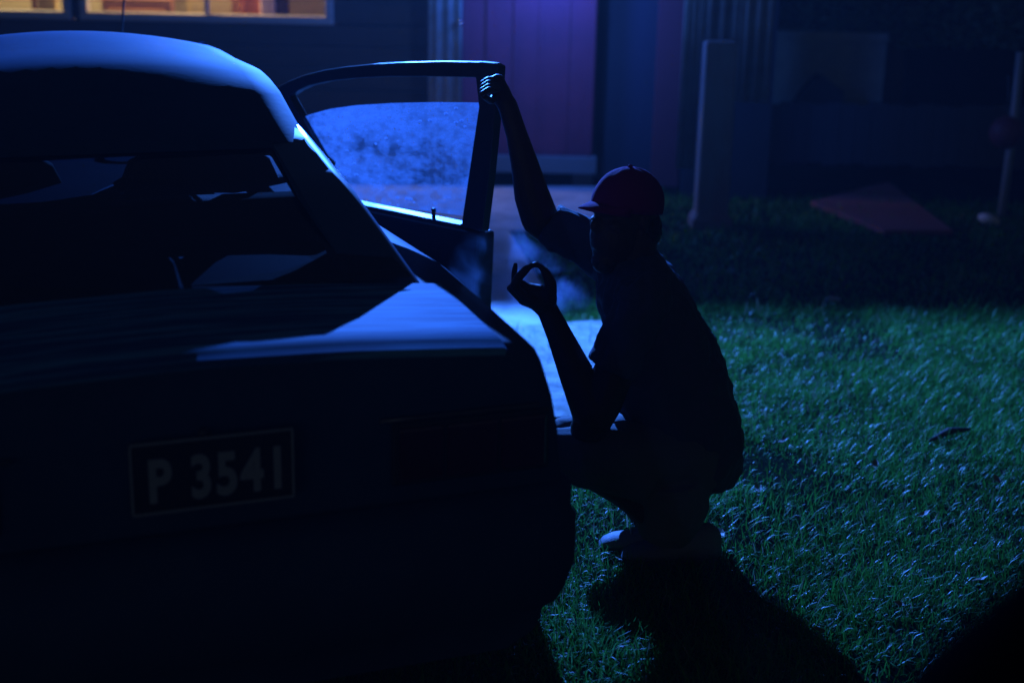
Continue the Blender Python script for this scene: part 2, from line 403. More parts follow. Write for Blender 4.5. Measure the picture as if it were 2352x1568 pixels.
roof = MB().loft([roof_ring(u) for u in (0.97, 1.0, 1.05, 1.1, 1.15, 1.2, 1.25, 1.3, 1.36, 1.42, 1.46, 1.5, 1.6, 1.72, 1.85, 2.0, 2.1, 2.2, 2.3, 2.36, 2.42)]).build('roof', M['paint'], car, True)
md = roof.modifiers.new('e', 'EDGE_SPLIT'); md.split_angle = R(60)
for sv in (0, 1):
    def V(v): return v if sv == 0 else CW - v
    # rear pillar: broad panel from the deck to the roof corner with a rounded edge
    foot_o = (0.395, 0.10); top_o = (1.16, 0.235)
    rings = []
    for k in range(9):
        t = k / 8; u0 = lerp(0.38, 1.08, t); v0 = interp([(.38, .112), (.70, .188), (.97, .216), (1.08, .228)], u0); z0 = interp([(.38, .93), (.70, 1.108), (.97, 1.188), (1.08, 1.218)], u0)
        wdt = lerp(0.34, 0.06, t ** 1.5); iv = lerp(0.15, 0.10, t)
        pts = [(u0 - 0.004, v0 + iv, z0 - 0.0), (u0 - 0.006, v0 + 0.02, z0 + 0.004), (u0 + 0.002, v0 + 0.004, z0 + 0.002), (u0 + 0.014, v0 - 0.006, z0 - 0.004), (u0 + wdt, v0 - 0.012, z0 - 0.006), (u0 + wdt, v0 + 0.03, z0 - 0.012), (u0 + 0.05, v0 + 0.04, z0 - 0.03), (u0 + 0.03, v0 + iv, z0 - 0.03)]
        rings.append([L(u, V(v), z) for u, v, z in pts])
    p = MB().loft(rings).build('rear_pillar', M['pillar_paint'], car, True)
    md = p.modifiers.new('e', 'EDGE_SPLIT'); md.split_angle = R(50)
    # centre pillar and windscreen pillar
    MB().tube([L(1.52, V(0.03), 0.93), L(1.50, V(0.245), 1.26)], 0.035, 8, 0.6).build('centre_pillar', M['trim'], car, True)
    MB().tube([L(2.95, V(0.03), 0.92), L(2.6, V(0.14), 1.16), L(2.40, V(0.25), 1.31)], 0.028, 8).build('windscreen_pillar', M['paint'], car, True)
    mesh('side_window', [L(0.78, V(0.075), 0.95), L(1.50, V(0.04), 0.95), L(1.49, V(0.235), 1.255), L(1.25, V(0.235), 1.25)], [(0, 1, 2, 3)], M['glass'], car)
    # drip rail along the roof edge
    MB().tube([L(u, V(0.219), roof_z(u, .24) - 0.046) for u in (1.13, 1.24, 1.45, 1.8, 2.1, 2.28)], 0.005, 6).build('drip_rail', M['chrome'], car, True)
mesh('front_side_window', [L(1.55, CW - 0.04, 0.95), L(2.85, CW - 0.05, 0.95), L(2.3, CW - 0.235, 1.255), L(1.53, CW - 0.235, 1.265)], [(0, 1, 2, 3)], M['glass'], car)
M['rear_glass'] = glass_mat('rear_glass', (0.01, 0.011, 0.014), 0.86, 0.12)
mesh('rear_window', [L(0.405, 0.14, 0.965), L(0.405, CW - 0.14, 0.965), L(1.0, CW - 0.30, 1.19), L(1.0, 0.30, 1.19)], [(0, 1, 2, 3)], M['rear_glass'], car)
mesh('windscreen', [L(2.95, 0.06, 0.95), L(2.95, CW - 0.06, 0.95), L(2.42, CW - 0.27, 1.33), L(2.42, 0.27, 1.33)], [(0, 1, 2, 3)], M['glass'], car)
_a = PY(250, 110, 5.9); _b = PY(288, -60, 5.86); MB().tube([Vector((-(carloc(_a)[1]), carloc(_a)[0], 0.80)), Vector((-(carloc(_b)[1]), carloc(_b)[0], _b.z))], [0.006, 0.004], 6).build('aerial', M['trim'], car)
# parcel shelf, seats, steering wheel, mirror
MB().box(L(0.62, CW / 2, 0.962), (CW - 0.3, 0.36, 0.02)).build('parcel_shelf', M['interior'], car)
def seat(v, u, w, name):
    s = MB()
    s.loft([[L(u + du, v + a, z) for du, a in ((-.05, -w + r_), (-.07, 0), (-.05, w - r_), (.05, w - r_), (.07, 0), (.05, -w + r_))] for z, r_ in ((0.45, 0.02), (0.7, 0), (0.95, 0.01), (1.02, 0.04), (1.06, 0.10))])
    s.box(L(u + .3, v, 0.42), (2 * w, 0.5, 0.16))
    return bevel(s.build(name, M['interior'], car, True), 0.02, 2)
seat(0.36, 1.85, 0.25, 'front_seat'); seat(1.0, 1.85, 0.25, 'front_seat'); seat(CW / 2, 0.98, 0.58, 'rear_seat')
for v in (0.36, 1.0):
    h_ = MB(); h_.box(L(1.83, v, 1.14), (0.24, 0.08, 0.13)); h_.tube([L(1.83, v - .05, 1.02), L(1.83, v - .05, 1.10)], .007, 6); h_.tube([L(1.83, v + .05, 1.02), L(1.83, v + .05, 1.10)], .007, 6)
    bevel(h_.build('headrest', M['interior'], car, True), 0.02, 2)
ring = [L(2.42 + 0.06 * math.sin(a), 0.38 + 0.18 * math.cos(a), 0.93 + 0.17 * math.sin(a)) for a in [2 * math.pi * i / 24 for i in range(25)]]
sw = MB().tube(ring, 0.011, 6); sw.tube([L(2.42, 0.2, 0.93), L(2.42, 0.56, 0.93)], 0.012, 6); sw.build('steering_wheel', M['trim'], car, True)
mi = MB().box(L(2.2, CW / 2, 1.27), (0.2, 0.02, 0.06)); mi.tube([L(2.22, CW / 2, 1.27), L(2.26, CW / 2, 1.33)], 0.006, 6); bevel(mi.build('rear_view_mirror', M['trim'], car), 0.01)
bevel(MB().box(L(2.7, CW / 2, 0.88), (CW - 0.1, 0.45, 0.12)).build('dashboard', M['interior'], car), 0.03, 3)

# tail: bumper, lamps, plate, lock, badges
bp = []
for u, v in ((0.62, -0.085), (0.1, -0.095), (0.02, -0.09), (-0.045, -0.06), (-0.075, 0.0), (-0.09, 0.25), (-0.095, CW / 2), (-0.09, CW - .25), (-0.075, CW), (-0.045, CW + .06), (0.02, CW + .09), (0.1, CW + .095), (0.62, CW + .085)): bp.append((u, v))
rings = []
for i, (u, v) in enumerate(bp):
    a = bp[max(i - 1, 0)]; c = bp[min(i + 1, len(bp) - 1)]
    t = Vector((c[0] - a[0], c[1] - a[1])).normalized(); nrm = Vector((-t.y, t.x))      # inwards
    prof = [(0.0, 0.595), (0.0, 0.54), (-0.012, 0.52), (-0.012, 0.45), (0.01, 0.38), (0.03, 0.345), (0.07, 0.345), (0.07, 0.61), (0.02, 0.61)]
    if nrm.x < 0 and i in (5, 6, 7): nrm = -nrm
    cen = Vector((0.8, CW / 2)); 
    if (cen - Vector((u, v))).dot(nrm) < 0: nrm = -nrm
    rings.append([L(u + nrm.x * d, v + nrm.y * d, z) for d, z in prof])
bump = MB().loft(rings).build('rear_bumper', M['paint'], car, True); md = bump.modifiers.new('e', 'EDGE_SPLIT'); md.split_angle = R(40)
fb = MB().loft([[Vector((p.x, 4.04 - p.y + 0.0, p.z)) for p in r_] for r_ in rings]).build('front_bumper', M['paint'], car, True)
for sv in (0, 1):
    def V(v): return v if sv == 0 else CW - v
    t = MB()
    for k, (va, vb) in enumerate(((-0.012, 0.085), (0.093, 0.20), (0.208, 0.30))):
        t.loft([[L(-0.018, V(va), z0), L(-0.018, V(vb), z0), L(0.015, V(vb), z0), L(0.015, V(va), z0)] for z0 in (0.655, 0.66, 0.755, 0.765)])
    bevel(t.build('tail_lamp', M['lens'], car), 0.006, 3)
    f = MB(); f.box(L(0.004, V(0.146), 0.71), (0.335, 0.03, 0.13)); bevel(f.build('lamp_surround', M['trim'], car), 0.004)
for u in (0.78, 3.25):
    for sv in (0, 1):
        v0 = -0.055 if sv == 0 else CW + 0.055; sg = 1 if sv == 0 else -1
        w = MB(); ring_pr = [(0.155, 0), (0.27, 0.0), (0.295, 0.015), (0.3, 0.04), (0.3, 0.13), (0.285, 0.165), (0.155, 0.165)]
        w.loft([[L(u + r_ * math.cos(a), v0 + sg * d, 0.30 + r_ * math.sin(a)) for r_, d in ring_pr] for a in [2 * math.pi * i / 28 for i in range(29)]], caps=False)
        wo = w.build('wheel', M['rubber'], car, True)
        r2 = MB(); r2.loft([[L(u + r_ * math.cos(a), v0 + sg * d, 0.30 + r_ * math.sin(a)) for a in [2 * math.pi * i / 28 for i in range(28)]] for r_, d in ((0.158, 0.01), (0.15, 0.0), (0.13, 0.03), (0.07, 0.02), (0.06, 0.005), (0.02, 0.0))])
        r2.build('rim', M['chrome'], wo, True)
hl = MB()
for v in (0.14, CW - 0.14): bevel(MB().box(L(4.03, v, 0.62), (0.2, 0.03, 0.13)).build('headlight', M['plate_white'], car), 0.02, 3)

MB().tube([L(-0.012, v_, 0.785) for v_ in (0.005, 0.12, 0.25, 0.34)], 0.005, 8).build('tail_trim', mat('aged_trim', (.12, .12, .13), .35, .8), car, True)
MB().tube([L(-0.012, CW - v_, 0.785) for v_ in (0.005, 0.12, 0.25, 0.34)], 0.005, 8).build('tail_trim', mat('aged_trim', (.12, .12, .13), .35, .8), car, True)
# licence plate with its characters
PV, PZc = 0.645, 0.66
pc = plane_hit(490, 1081, C0 - ca * 0.03, ca); pu, PV, PZc = carloc(pc)
PWd, PH = 0.305, 0.142
pl = MB().box(L(-0.03, PV, PZc), (PWd, 0.006, PH)); plo = bevel(pl.build('licence_plate', M['plate'], car), 0.003)
rim_ = MB()
for c_, d_ in (((0, PH / 2 - .003), (PWd - .004, .004)), ((0, -PH / 2 + .003), (PWd - .004, .004)), ((PWd / 2 - .003, 0), (.004, PH - .012)), ((-PWd / 2 + .003, 0), (.004, PH - .012))):
    rim_.box(L(-0.0345, PV - c_[0], PZc + c_[1]), (d_[0], 0.004, d_[1]))
rim_.build('plate_border', M['plate_white'], plo)
def text_mesh(txt, size, depth, name, mat_, parent, M4, sx=1.0):
    cu = bpy.data.curves.new(name, 'FONT'); cu.body = txt; cu.size = size; cu.extrude = depth; cu.offset = size * 0.032; cu.align_x = 'CENTER'; cu.align_y = 'CENTER'; cu.space_character = 1.12
    o = bpy.data.objects.new(name, cu); col.objects.link(o); dg = bpy.context.evaluated_depsgraph_get(); dg.update()
    me = bpy.data.meshes.new_from_object(o.evaluated_get(dg)); bpy.data.objects.remove(o)
    xs = [v.co.x for v in me.vertices]; ys = [v.co.y for v in me.vertices]; cx = (min(xs) + max(xs)) / 2; cy = (min(ys) + max(ys)) / 2
    k = sx / (max(xs) - min(xs)); kz = size / (max(ys) - min(ys))
    for v in me.vertices: v.co = M4 @ Vector(((v.co.x - cx) * k, (v.co.y - cy) * kz, v.co.z))
    return link(name, me, mat_, parent)
text_mesh('P 3541', 0.088, 0.0012, 'plate_characters', M['plate_white'], plo, Matrix.Translation(L(-0.0345, PV - 0.004, PZc - 0.006)) @ Matrix.Rotation(R(90), 4, 'X'), 0.245)
MB().tube([L(-0.008, CW / 2, 0.80), L(-0.02, CW / 2, 0.80)], 0.012, 12).build('boot_lock', M['trim'], car, True)

# ------------------------------------------------------------------ open door (hinged at the front, swung outwards)
hin = C0 + ca * 2.22 + cl_ * (-0.03)
tr = PZ(1150, 150, 1.335); tr.z = 0
dd = (tr - hin); dlen = dd.length; dd.normalize(); dn = Vector((dd.y, -dd.x, 0)).normalized()      # dn points away from the cabin or towards
if dn.y > 0: dn = -dn                                   # dn: the inner side, facing the camera
def D(px, py):
    q = plane_hit(px, py, hin, dn) - hin; return (q.dot(dd), q.z)
print('door length', dlen, 'corners', D(1105, 730), D(700, 265), D(860, 488), D(690, 205), D(640, 200))
door = MB()
cinv = car.matrix_world.inverted()
def door_part(name, poly, t0, th, mt, parent, sm=False, bv=0.003):
    o_ = cinv @ (hin + dn * t0); R3 = cinv.to_3x3()
    ob = MB().prism(poly, th, o_, R3 @ dd, Vector((0, 0, 1)), R3 @ dn).build(name, mt, parent, sm)
    return bevel(ob, bv, 2) if bv else ob
sill_z = D(980, 497)[1]; x_tr = D(1105, 730)[0]; 
top = [D(*q) for q in ((640, 203), (668, 187), (705, 172), (750, 161), (800, 153), (860, 147), (930, 143), (1020, 141), (1110, 142), (1140, 145), (1152, 152))]
innr = [D(*q) for q in ((1100, 178), (1000, 176), (900, 176), (820, 180), (760, 187), (715, 197), (690, 208), (672, 222))]
a_foot = (0.06, sill_z + 0.02)
frame_poly = [(0.02, sill_z - 0.01)] + [(0.12, sill_z + .10)] + top + [D(1150, 190), D(1130, 400), (D(1114, 505)[0], sill_z - .01)] + [(D(1066, 497)[0], sill_z - .01), D(1107, 245)] + innr + [(0.19, sill_z + 0.10), (0.10, sill_z - 0.01)]
door_o = door_part('front_door', [(0.0, 0.30), (x_tr - 0.06, 0.30), (x_tr - 0.02, 0.34), (x_tr - .003, 0.45), (D(1114, 505)[0], sill_z - 0.012), (0.0, sill_z - 0.012)], -0.05, 0.085, M['paint_dark'], car, bv=0.012)
door_o['label'] = 'open front door seen from its dark inner side'
door_part('window_frame', frame_poly, -0.02, 0.035, M['paint_dark'], door_o, bv=0.004)
gl = [D(1063, 496), D(1107, 247), D(1100, 236)] + [D(*q) for q in ((1000, 235), (900, 237), (820, 242), (760, 250), (715, 262), (690, 272), (668, 286))] + [(0.2, sill_z + .12), (0.14, sill_z - .01)]
gl = [(a, max(b_, sill_z - .01)) for a, b_ in gl]
door_part('window_glass', gl, -0.004, 0.004, M['dirty'], door_o, bv=0)
door_part('window_seal', [(0.12, sill_z - 0.012), (D(1066, 500)[0] , sill_z - 0.012), (D(1066, 500)[0], sill_z + 0.001), (0.12, sill_z + 0.001)], -0.03, 0.05, mat('dull_metal', (.10, .11, .13), .5, .2), door_o, bv=0.002)
lp = plane_hit(996, 500, hin, dn) - dn * 0.0
q0 = cinv @ Vector((lp.x, lp.y, sill_z)); 
MB().tube([q0, q0 + Vector((0, 0, 0.022)), q0 + Vector((0, 0, 0.026)), q0 + Vector((0, 0, 0.031))], [0.0065, 0.0065, 0.009, 0.006], 12).build('lock_pin', M['trim'], door_o, True)
bevel(MB().box(cinv @ (hin + dn * 0.05 + dd * (dlen * 0.55) + Vector((0, 0, sill_z - .2))), (0.5, 0.04, 0.06), (cinv.to_3x3() @ Matrix((dd, -dn, Vector((0, 0, 1)))).transposed())).build('armrest', M['interior'], door_o), 0.015, 3)
bevel(MB().box(cinv @ (hin - dn * 0.06 + dd * (dlen * 0.78) + Vector((0, 0, sill_z - .1))), (0.14, 0.02, 0.025), (cinv.to_3x3() @ Matrix((dd, -dn, Vector((0, 0, 1)))).transposed())).build('door_handle', M['chrome'], door_o), 0.006, 3)

# ================================================================== PERSON
YP = PZ(1480, 1275, 0).y
def W(px, py, dy=0.0): return PY(px, py, YP + dy)
person = empty('person', (W(1530, 1270).x, YP, 0), 0, 'squatting person in a pink cap holding the open car door and raising the other hand', 'person')
porig = person.location.copy()
def pb(mb, name, mt, **k):
    for i, v in enumerate(mb.v): mb.v[i] = v - porig
    return organic(mb, name, mt, person, **k)
def cap(mb, a, b_, ra, rb): mb.capsule(W(*a), W(*b_), ra, rb)
# torso sections: (front px, back px) at a given centre -> ellipse
TOR = [((1388, 628), (1508, 572), 0.11), ((1372, 668), (1560, 640), 0.185), ((1378, 720), (1607, 712), 0.20), ((1388, 780), (1641, 780), 0.19), ((1380, 840), (1667, 845), 0.18), ((1385, 900), (1690, 915), 0.175), ((1440, 955), (1702, 985), 0.18), ((1500, 1010), (1697, 1050), 0.17), ((1540, 1060), (1668, 1098), 0.14)]
def torso(mb, k=1.0):
    rings = []
    for f_, bk, hw in TOR:
        a = W(*f_); c = W(*bk); mid = (a + c) / 2; e = (a - c) / 2 * k
        rings.append([mid + e * math.copysign(abs(math.cos(t)) ** 0.85, math.cos(t)) + Vector((0, 1, 0)) * hw * k * math.copysign(abs(math.sin(t)) ** 0.8, math.sin(t)) for t in [2 * math.pi * i / 24 for i in range(24)]])
    mb.loft(rings)
bodym = MB(); torso(bodym, 0.9)
# neck and head (head turned away from the camera, towards the car)
yaw = R(-38); HF = Vector((-math.cos(yaw), math.sin(yaw), 0)); HS = Vector((HF.y, -HF.x, 0)); HF = (HF + Vector((0, 0, 0.03))).normalized(); HU = HS.cross(HF); 
if HU.z < 0: HU = -HU
HC = W(1437, 487)
def H(f_, s_, u_): return HC + HF * f_ + HS * s_ + HU * u_
Hrot = Matrix((HF, HS, HU)).transposed()
bodym.capsule(W(1448, 610), W(1455, 545), 0.070, 0.064)
bodym.ball(H(-0.005, 0, 0.015), (0.098, 0.076, 0.095), 24, Hrot)
bodym.ball(H(0.03, 0, -0.060), (0.074, 0.066, 0.095), 20, Hrot)
bodym.ball(H(0.066, 0, -0.128), (0.034, 0.038, 0.034), 16, Hrot)           # chin
bodym.ball(H(0.082, 0, 0.012), (0.022, 0.052, 0.016), 16, Hrot)            # brow
bodym.ball(H(0.100, 0, -0.028), (0.022, 0.015, 0.022), 12, Hrot)           # nose tip
bodym.capsule(H(0.086, 0, 0.008), H(0.100, 0, -0.022), 0.009, 0.011)
bodym.ball(H(0.090, 0, -0.072), (0.018, 0.026, 0.009), 12, Hrot); bodym.ball(H(0.088, 0, -0.087), (0.018, 0.022, 0.009), 12, Hrot)
for s_ in (-1, 1):
    bodym.ball(H(0.06, s_ * 0.038, -0.028), (0.03, 0.022, 0.022), 12, Hrot)  # cheeks
    bodym.ball(H(-0.004, s_ * 0.076, -0.018), (0.016, 0.008, 0.028), 12, Hrot)
# far arm, reaching up to the door's top corner
ARM = 0.17
bodym.capsule(W(1430, 612, ARM), W(1246, 512, ARM + .04), 0.062, 0.050)
bodym.capsule(W(1240, 502, ARM + .04), W(1222, 450, ARM + .06), 0.054, 0.051)
bodym.capsule(W(1222, 450, ARM + .06), W(1207, 385, ARM + .075), 0.051, 0.041)
bodym.capsule(W(1207, 385, ARM + .075), W(1187, 310, ARM + .09), 0.041, 0.031)
bodym.capsule(W(1187, 310, ARM + .09), W(1165, 240, ARM + .1), 0.031, 0.028)
dz_ = tr.y - YP
palm = W(1148, 212, ARM + .1)
bodym.capsule(W(1163, 240, ARM + .1), palm, 0.027, 0.030)
bodym.capsule(palm, W(1143, 188, ARM + .09), 0.029, 0.022)
for k in range(4):
    yo = ARM + 0.13 - 0.03 * k
    a = W(1143, 184 + 7 * k, yo); b1 = W(1122, 183 + 8 * k, yo - .055); c = W(1106, 192 + 8 * k, yo - .075)
    bodym.capsule(a, b1, 0.0105, 0.0095); bodym.capsule(b1, c, 0.0095, 0.008)
bodym.capsule(palm, W(1128, 232, ARM + .04), 0.014, 0.011); bodym.capsule(W(1128, 232, ARM + .04), W(1112, 222, ARM), 0.011, 0.009)
# near arm: elbow on the knee, forearm up, thumb and finger pinched
SH = -0.17; WR = -0.12
bodym.capsule(W(1470, 690, SH), W(1382, 930, SH - .02), 0.058, 0.053)
bodym.capsule(W(1364, 945, SH - .02), W(1320, 850, -.16), 0.060, 0.046)
bodym.capsule(W(1372, 940, SH - .02), W(1352, 985, SH - .02), 0.056, 0.050)
bodym.capsule(W(1318, 845, -.16), W(1283, 765, -.14), 0.045, 0.034)
bodym.capsule(W(1283, 765, -.14), W(1258, 712, WR), 0.034, 0.029)
bodym.capsule(W(1258, 712, WR), W(1236, 694, WR), 0.028, 0.026)
bodym.capsule(W(1254, 692, WR - .01), W(1226, 686, WR), 0.026, 0.028); bodym.capsule(W(1260, 688, WR - .012), W(1262, 668, WR - .02), 0.024, 0.019); bodym.capsule(W(1202, 679, WR), W(1240, 690, WR), 0.021, 0.027); bodym.capsule(W(1202, 662, WR), W(1256, 678, WR - .01), 0.017, 0.026)
mcp = [(1206, 684, WR - .030), (1203, 688, WR - .008), (1201, 690, WR + .014), (1204, 688, WR + .034)]
pip = [(1181, 656, WR - .034), (1173, 661, WR - .010), (1171, 662, WR + .013), (1182, 658, WR + .036)]
for q in mcp: bodym.capsule(W(1246, 700, lerp(WR, q[2], .5)), W(*q), 0.022, 0.0135)
for q, q2 in zip(mcp, pip): bodym.capsule(W(*q), W(*q2), 0.0125, 0.0098)
bodym.capsule(W(1181, 656, WR - .034), W(1190, 638, WR - .033), 0.0125, 0.0125); bodym.capsule(W(1190, 638, WR - .033), W(1209, 618, WR - .03), 0.0125, 0.0110)
dips = [((1209, 616, WR - .03), (1231, 606, WR - .026)), ((1190, 645, WR - .01), (1207, 652, WR - .012)), ((1188, 648, WR + .013), (1204, 656, WR + .010)), ((1181, 629, WR + .036), (1184, 608, WR + .034))]
for q, (d1, d2) in zip(pip, dips):
    bodym.capsule(W(*q), W(*d1), 0.0098, 0.0090); bodym.capsule(W(*d1), W(*d2), 0.0090, 0.0072)
bodym.capsule(W(1262, 692, WR - .015), W(1265, 652, WR - .03), 0.020, 0.0168); bodym.capsule(W(1265, 652, WR - .03), W(1254, 627, WR - .03), 0.0165, 0.0130); bodym.capsule(W(1256, 626, WR - .03), W(1237, 608, WR - .027), 0.0105, 0.0075)
# legs
for (yk, ya, kx, ax) in ((-0.17, -0.10, 1292, 1545), (0.20, 0.13, 1310, 1505)):
    bodym.capsule(W(1585, 1035, yk * .5), W(kx, 1035 if yk < 0 else 1000, yk), 0.085, 0.058 if yk < 0 else .05)
    bodym.capsule(W(kx, 1035 if yk < 0 else 1000, yk), W(kx + 130, 1110, lerp(yk, ya, .5)), 0.055, 0.056)
    bodym.capsule(W(kx + 130, 1110, lerp(yk, ya, .5)), W(ax, 1225, ya), 0.054, 0.038)
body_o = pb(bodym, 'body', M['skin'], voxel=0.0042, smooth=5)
# shirt
sh = MB(); torso(sh, 1.0)
sh.capsule(W(1445, 640, .05), W(1425, 612, ARM), 0.085, 0.078); sh.capsule(W(1425, 612, ARM), W(1345, 560, ARM + .02), 0.078, 0.071); sh.tube([W(1345, 560, ARM + .02), W(1262, 512, ARM + .035)], [0.071, 0.064])
sh.capsule(W(1480, 660, -.05), W(1475, 692, SH), 0.085, 0.076); sh.tube([W(1475, 692, SH), W(1440, 770, SH - .01), W(1405, 845, SH - .02)], [0.076, 0.068, 0.067])
sh.tube([W(1450, 625), W(1452, 590)], [0.085, 0.068], 16)
# hem hanging over the waist
sh.ball(W(1655, 1035), (0.06, 0.14, 0.11), 16)
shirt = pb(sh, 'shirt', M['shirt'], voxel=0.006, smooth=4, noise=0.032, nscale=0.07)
st = MB()
st.ball(W(1600, 1045), (0.115, 0.175, 0.105), 20)
for (yk, kx) in ((-0.17, 1290), (0.20, 1308)):
    st.capsule(W(1580, 1040, yk * .55), W(kx + 60, 1045 if yk < 0 else 1005, yk), 0.105, 0.088 if yk < 0 else 0.07); st.capsule(W(kx + 60, 1045 if yk < 0 else 1005, yk), W(kx - 8, 1040 if yk < 0 else 1000, yk), 0.088 if yk < 0 else 0.07, 0.070 if yk < 0 else 0.06)
    if yk < 0: st.tube([W(kx + 10, 1045, yk), W(kx + 205, 1100, yk * .9)], [0.070, 0.072])
    st.tube([W(1540, 1090, yk * .7), W(1545, 1150, yk * .65), W(1530, 1205, yk * .62), W(1522, 1228, yk * .6)], [0.10, 0.105, 0.088, 0.075], 16)
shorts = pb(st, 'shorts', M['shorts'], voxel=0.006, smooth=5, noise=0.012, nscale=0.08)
hr = MB(); hr.ball(H(-0.035, 0, -0.045), (0.072, 0.080, 0.075), 20, Hrot); hr.ball(H(0.055, 0, -0.13), (0.045, 0.042, 0.030), 16, Hrot)
pb(hr, 'hair', M['hair'], voxel=0.005, smooth=3, noise=0.012, nscale=0.012)
# cap
cp = MB(); rings = []
def cap_pt(th_, ph_, k=1.0): # ph azimuth, th from the top
    r_ = 1.0; f_ = 0.106 * math.sin(th_) * math.cos(ph_); s_ = 0.086 * math.sin(th_) * math.sin(ph_); u_ = 0.098 * math.cos(th_)
    return H(-0.006 + f_ * k, s_ * k, 0.022 + u_ * k)
outer = []
for i in range(1, 13):
    outer.append([cap_pt(R(100) * i / 12 * (1 + 0.06 * math.cos(p_ + math.pi)) , p_, 1.0 + 0.014 * abs(math.sin(3 * p_)) ** .5 + .006 * math.sin(5 * p_ + i)) for p_ in [2 * math.pi * j / 36 for j in range(36)]])
inner = [[cap_pt(R(100) * i / 12 * (1 + 0.06 * math.cos(p_ + math.pi)), p_, 0.975) for p_ in [2 * math.pi * j / 36 for j in range(36)]] for i in range(12, 0, -1)]
cp.loft(outer + inner, caps=True)
for i, v in enumerate(cp.v): cp.v[i] = v - porig
capo = cp.build('cap', M['cap'], person, True)
MB().ball(H(-0.006, 0, 0.121) - porig, 0.007, 10).build('button', M['cap'], capo, True)
br = MB(); rows = []
for j in range(6):
    t = j / 5; row = []
    for i in range(17):
        a = lerp(-1, 1, i / 16)
        s_ = a * 0.078 * (1 - 0.12 * t); fbase = 0.098 * math.sqrt(max(0, 1 - (a * 0.078 / 0.094) ** 2)) - 0.006
        ext = 0.066 * (1 - abs(a) ** 2.6) * t
        row.append(H(fbase - .002 + ext, s_, 0.030 - 0.014 * (a * a) * (0.5 + t) - 0.010 * t * t))
    rows.append(row)
vs_ = [p_ - porig for r_ in rows for p_ in r_]; fs_ = [(j * 17 + i, j * 17 + i + 1, (j + 1) * 17 + i + 1, (j + 1) * 17 + i) for j in range(5) for i in range(16)]
bo = mesh('brim', vs_, fs_, M['cap'], capo, True); md = bo.modifiers.new('s', 'SOLIDIFY'); md.thickness = 0.004; md.offset = 0
# shoes
for (px, py, dy, k) in ((1375, 1262, 0.05, 1), (1425, 1290, -0.09, 1)):
    toe = PZ(px, py, 0.0); toe.z = 0; f = Vector((-1, 0.05 if dy > 0 else -0.08, 0)).normalized(); s_ = Vector((-f.y, f.x, 0)); 
    so = MB(); up = MB()
    sec = [(0.0, 0.016, 0.022), (0.012, 0.032, 0.038), (0.04, 0.044, 0.052), (0.09, 0.049, 0.062), (0.13, 0.046, 0.078), (0.17, 0.041, 0.105), (0.21, 0.038, 0.118), (0.255, 0.036, 0.115), (0.275, 0.028, 0.10), (0.285, 0.016, 0.08)]
    rg_ = []; rg2 = []
    for d, hw, ht in sec:
        c_ = toe - f * d
        rg_.append([c_ + s_ * hw * math.cos(t) + Vector((0, 0, 0.022 + (ht - 0.022) * max(0, math.sin(t)) ** 0.7)) for t in [math.pi * i / 12 for i in range(13)]])
        rg2.append([c_ + s_ * (hw + .004) * sx_ + Vector((0, 0, z_)) for sx_, z_ in ((1, 0.003), (1, 0.024), (-1, 0.024), (-1, 0.003))])
    sh_ = MB().loft(rg_); 
    for i, v in enumerate(sh_.v): sh_.v[i] = v - porig
    so_ = MB().loft(rg2)
    for i, v in enumerate(so_.v): so_.v[i] = v - porig
    sho = sh_.build('shoe', M['shoe'], person, True); bevel(so_.build('sole', M['shoe_sole'], sho, True), 0.003)
    la = MB()
    for i in range(4):
        c_ = toe - f * (0.09 + 0.022 * i) + Vector((0, 0, 0.064 + 0.009 * i - 0.0)) - porig
        la.tube([c_ - s_ * 0.022, c_ + Vector((0, 0, 0.004)), c_ + s_ * 0.022], 0.0028, 6)
    la.build('laces', M['plate_white'], sho, True)
# a cluster of bright beads tied at the nape
ch = MB(); rb_ = random.Random(3)
for i in range(14):
    ch.ball(W(1500 + rb_.uniform(0, 17), 546 + rb_.uniform(-6, 12), rb_.uniform(-.02, .06)) - porig, rb_.uniform(.003, .0055), 8)
ch.build('hair_beads', M['silver'], person, True)

# cigarette? none is readable: only the curling smoke is built
# ================================================================== HOUSE
YH = PZ(1240, 424, 0).y                                # wall plane
wood = mat('dark_boards', (0.060, 0.028, 0.016), 0.85, noise=((0.035, 0.018, 0.012), 3.0, 0.35, 0.7), bump=0.3, bscale=14, stretch=(0.4, 1, 6))
redp = mat('red_painted_panel', (0.27, 0.045, 0.09), 0.75, noise=((0.17, 0.035, 0.075), 2.5, 0.35, 0.7), bump=0.1)
beamm = mat('grey_beam', (0.20, 0.21, 0.22), 0.8, bump=0.3, bscale=18)
framem = mat('pale_window_frame', (0.45, 0.42, 0.38), 0.6, bump=0.1)
corr = mat('corrugated_metal', (0.30, 0.33, 0.34), 0.5, 0.2, noise=((0.16, 0.15, 0.14), 3.0, 0.4, 0.7))
darkm = mat('dark_panel', (0.05, 0.055, 0.09), 0.8, bump=0.2)
house = empty('wooden_house', (PY(1100, 424, YH).x, YH, 0), 0, 'dark wooden house raised on short stilts with lit windows and a red panel', 'house')
ho = house.location.copy()
def hx(px, py=200): return PY(px, py, YH).x
def hz(py, px=1200): return PY(px, py, YH).z
XL, XR = -7.0, hx(1366)
zf = hz(395)                                           # underside of the floor beam
ztop = 3.6
w1 = [(hx(-330), hx(176)), (hx(196), hx(768))]
zw0 = hz(50, 400); zw1 = zw0 + 0.95
def hbox(mb, x0, x1, y0, y1, z0, z1): mb.box(((x0 + x1) / 2 - ho.x, (y0 + y1) / 2 - ho.y, (z0 + z1) / 2), (x1 - x0, y1 - y0, z1 - z0))
wl_ = MB(); xe = hx(985)
boards = []
z = zf + .12
holes = w1
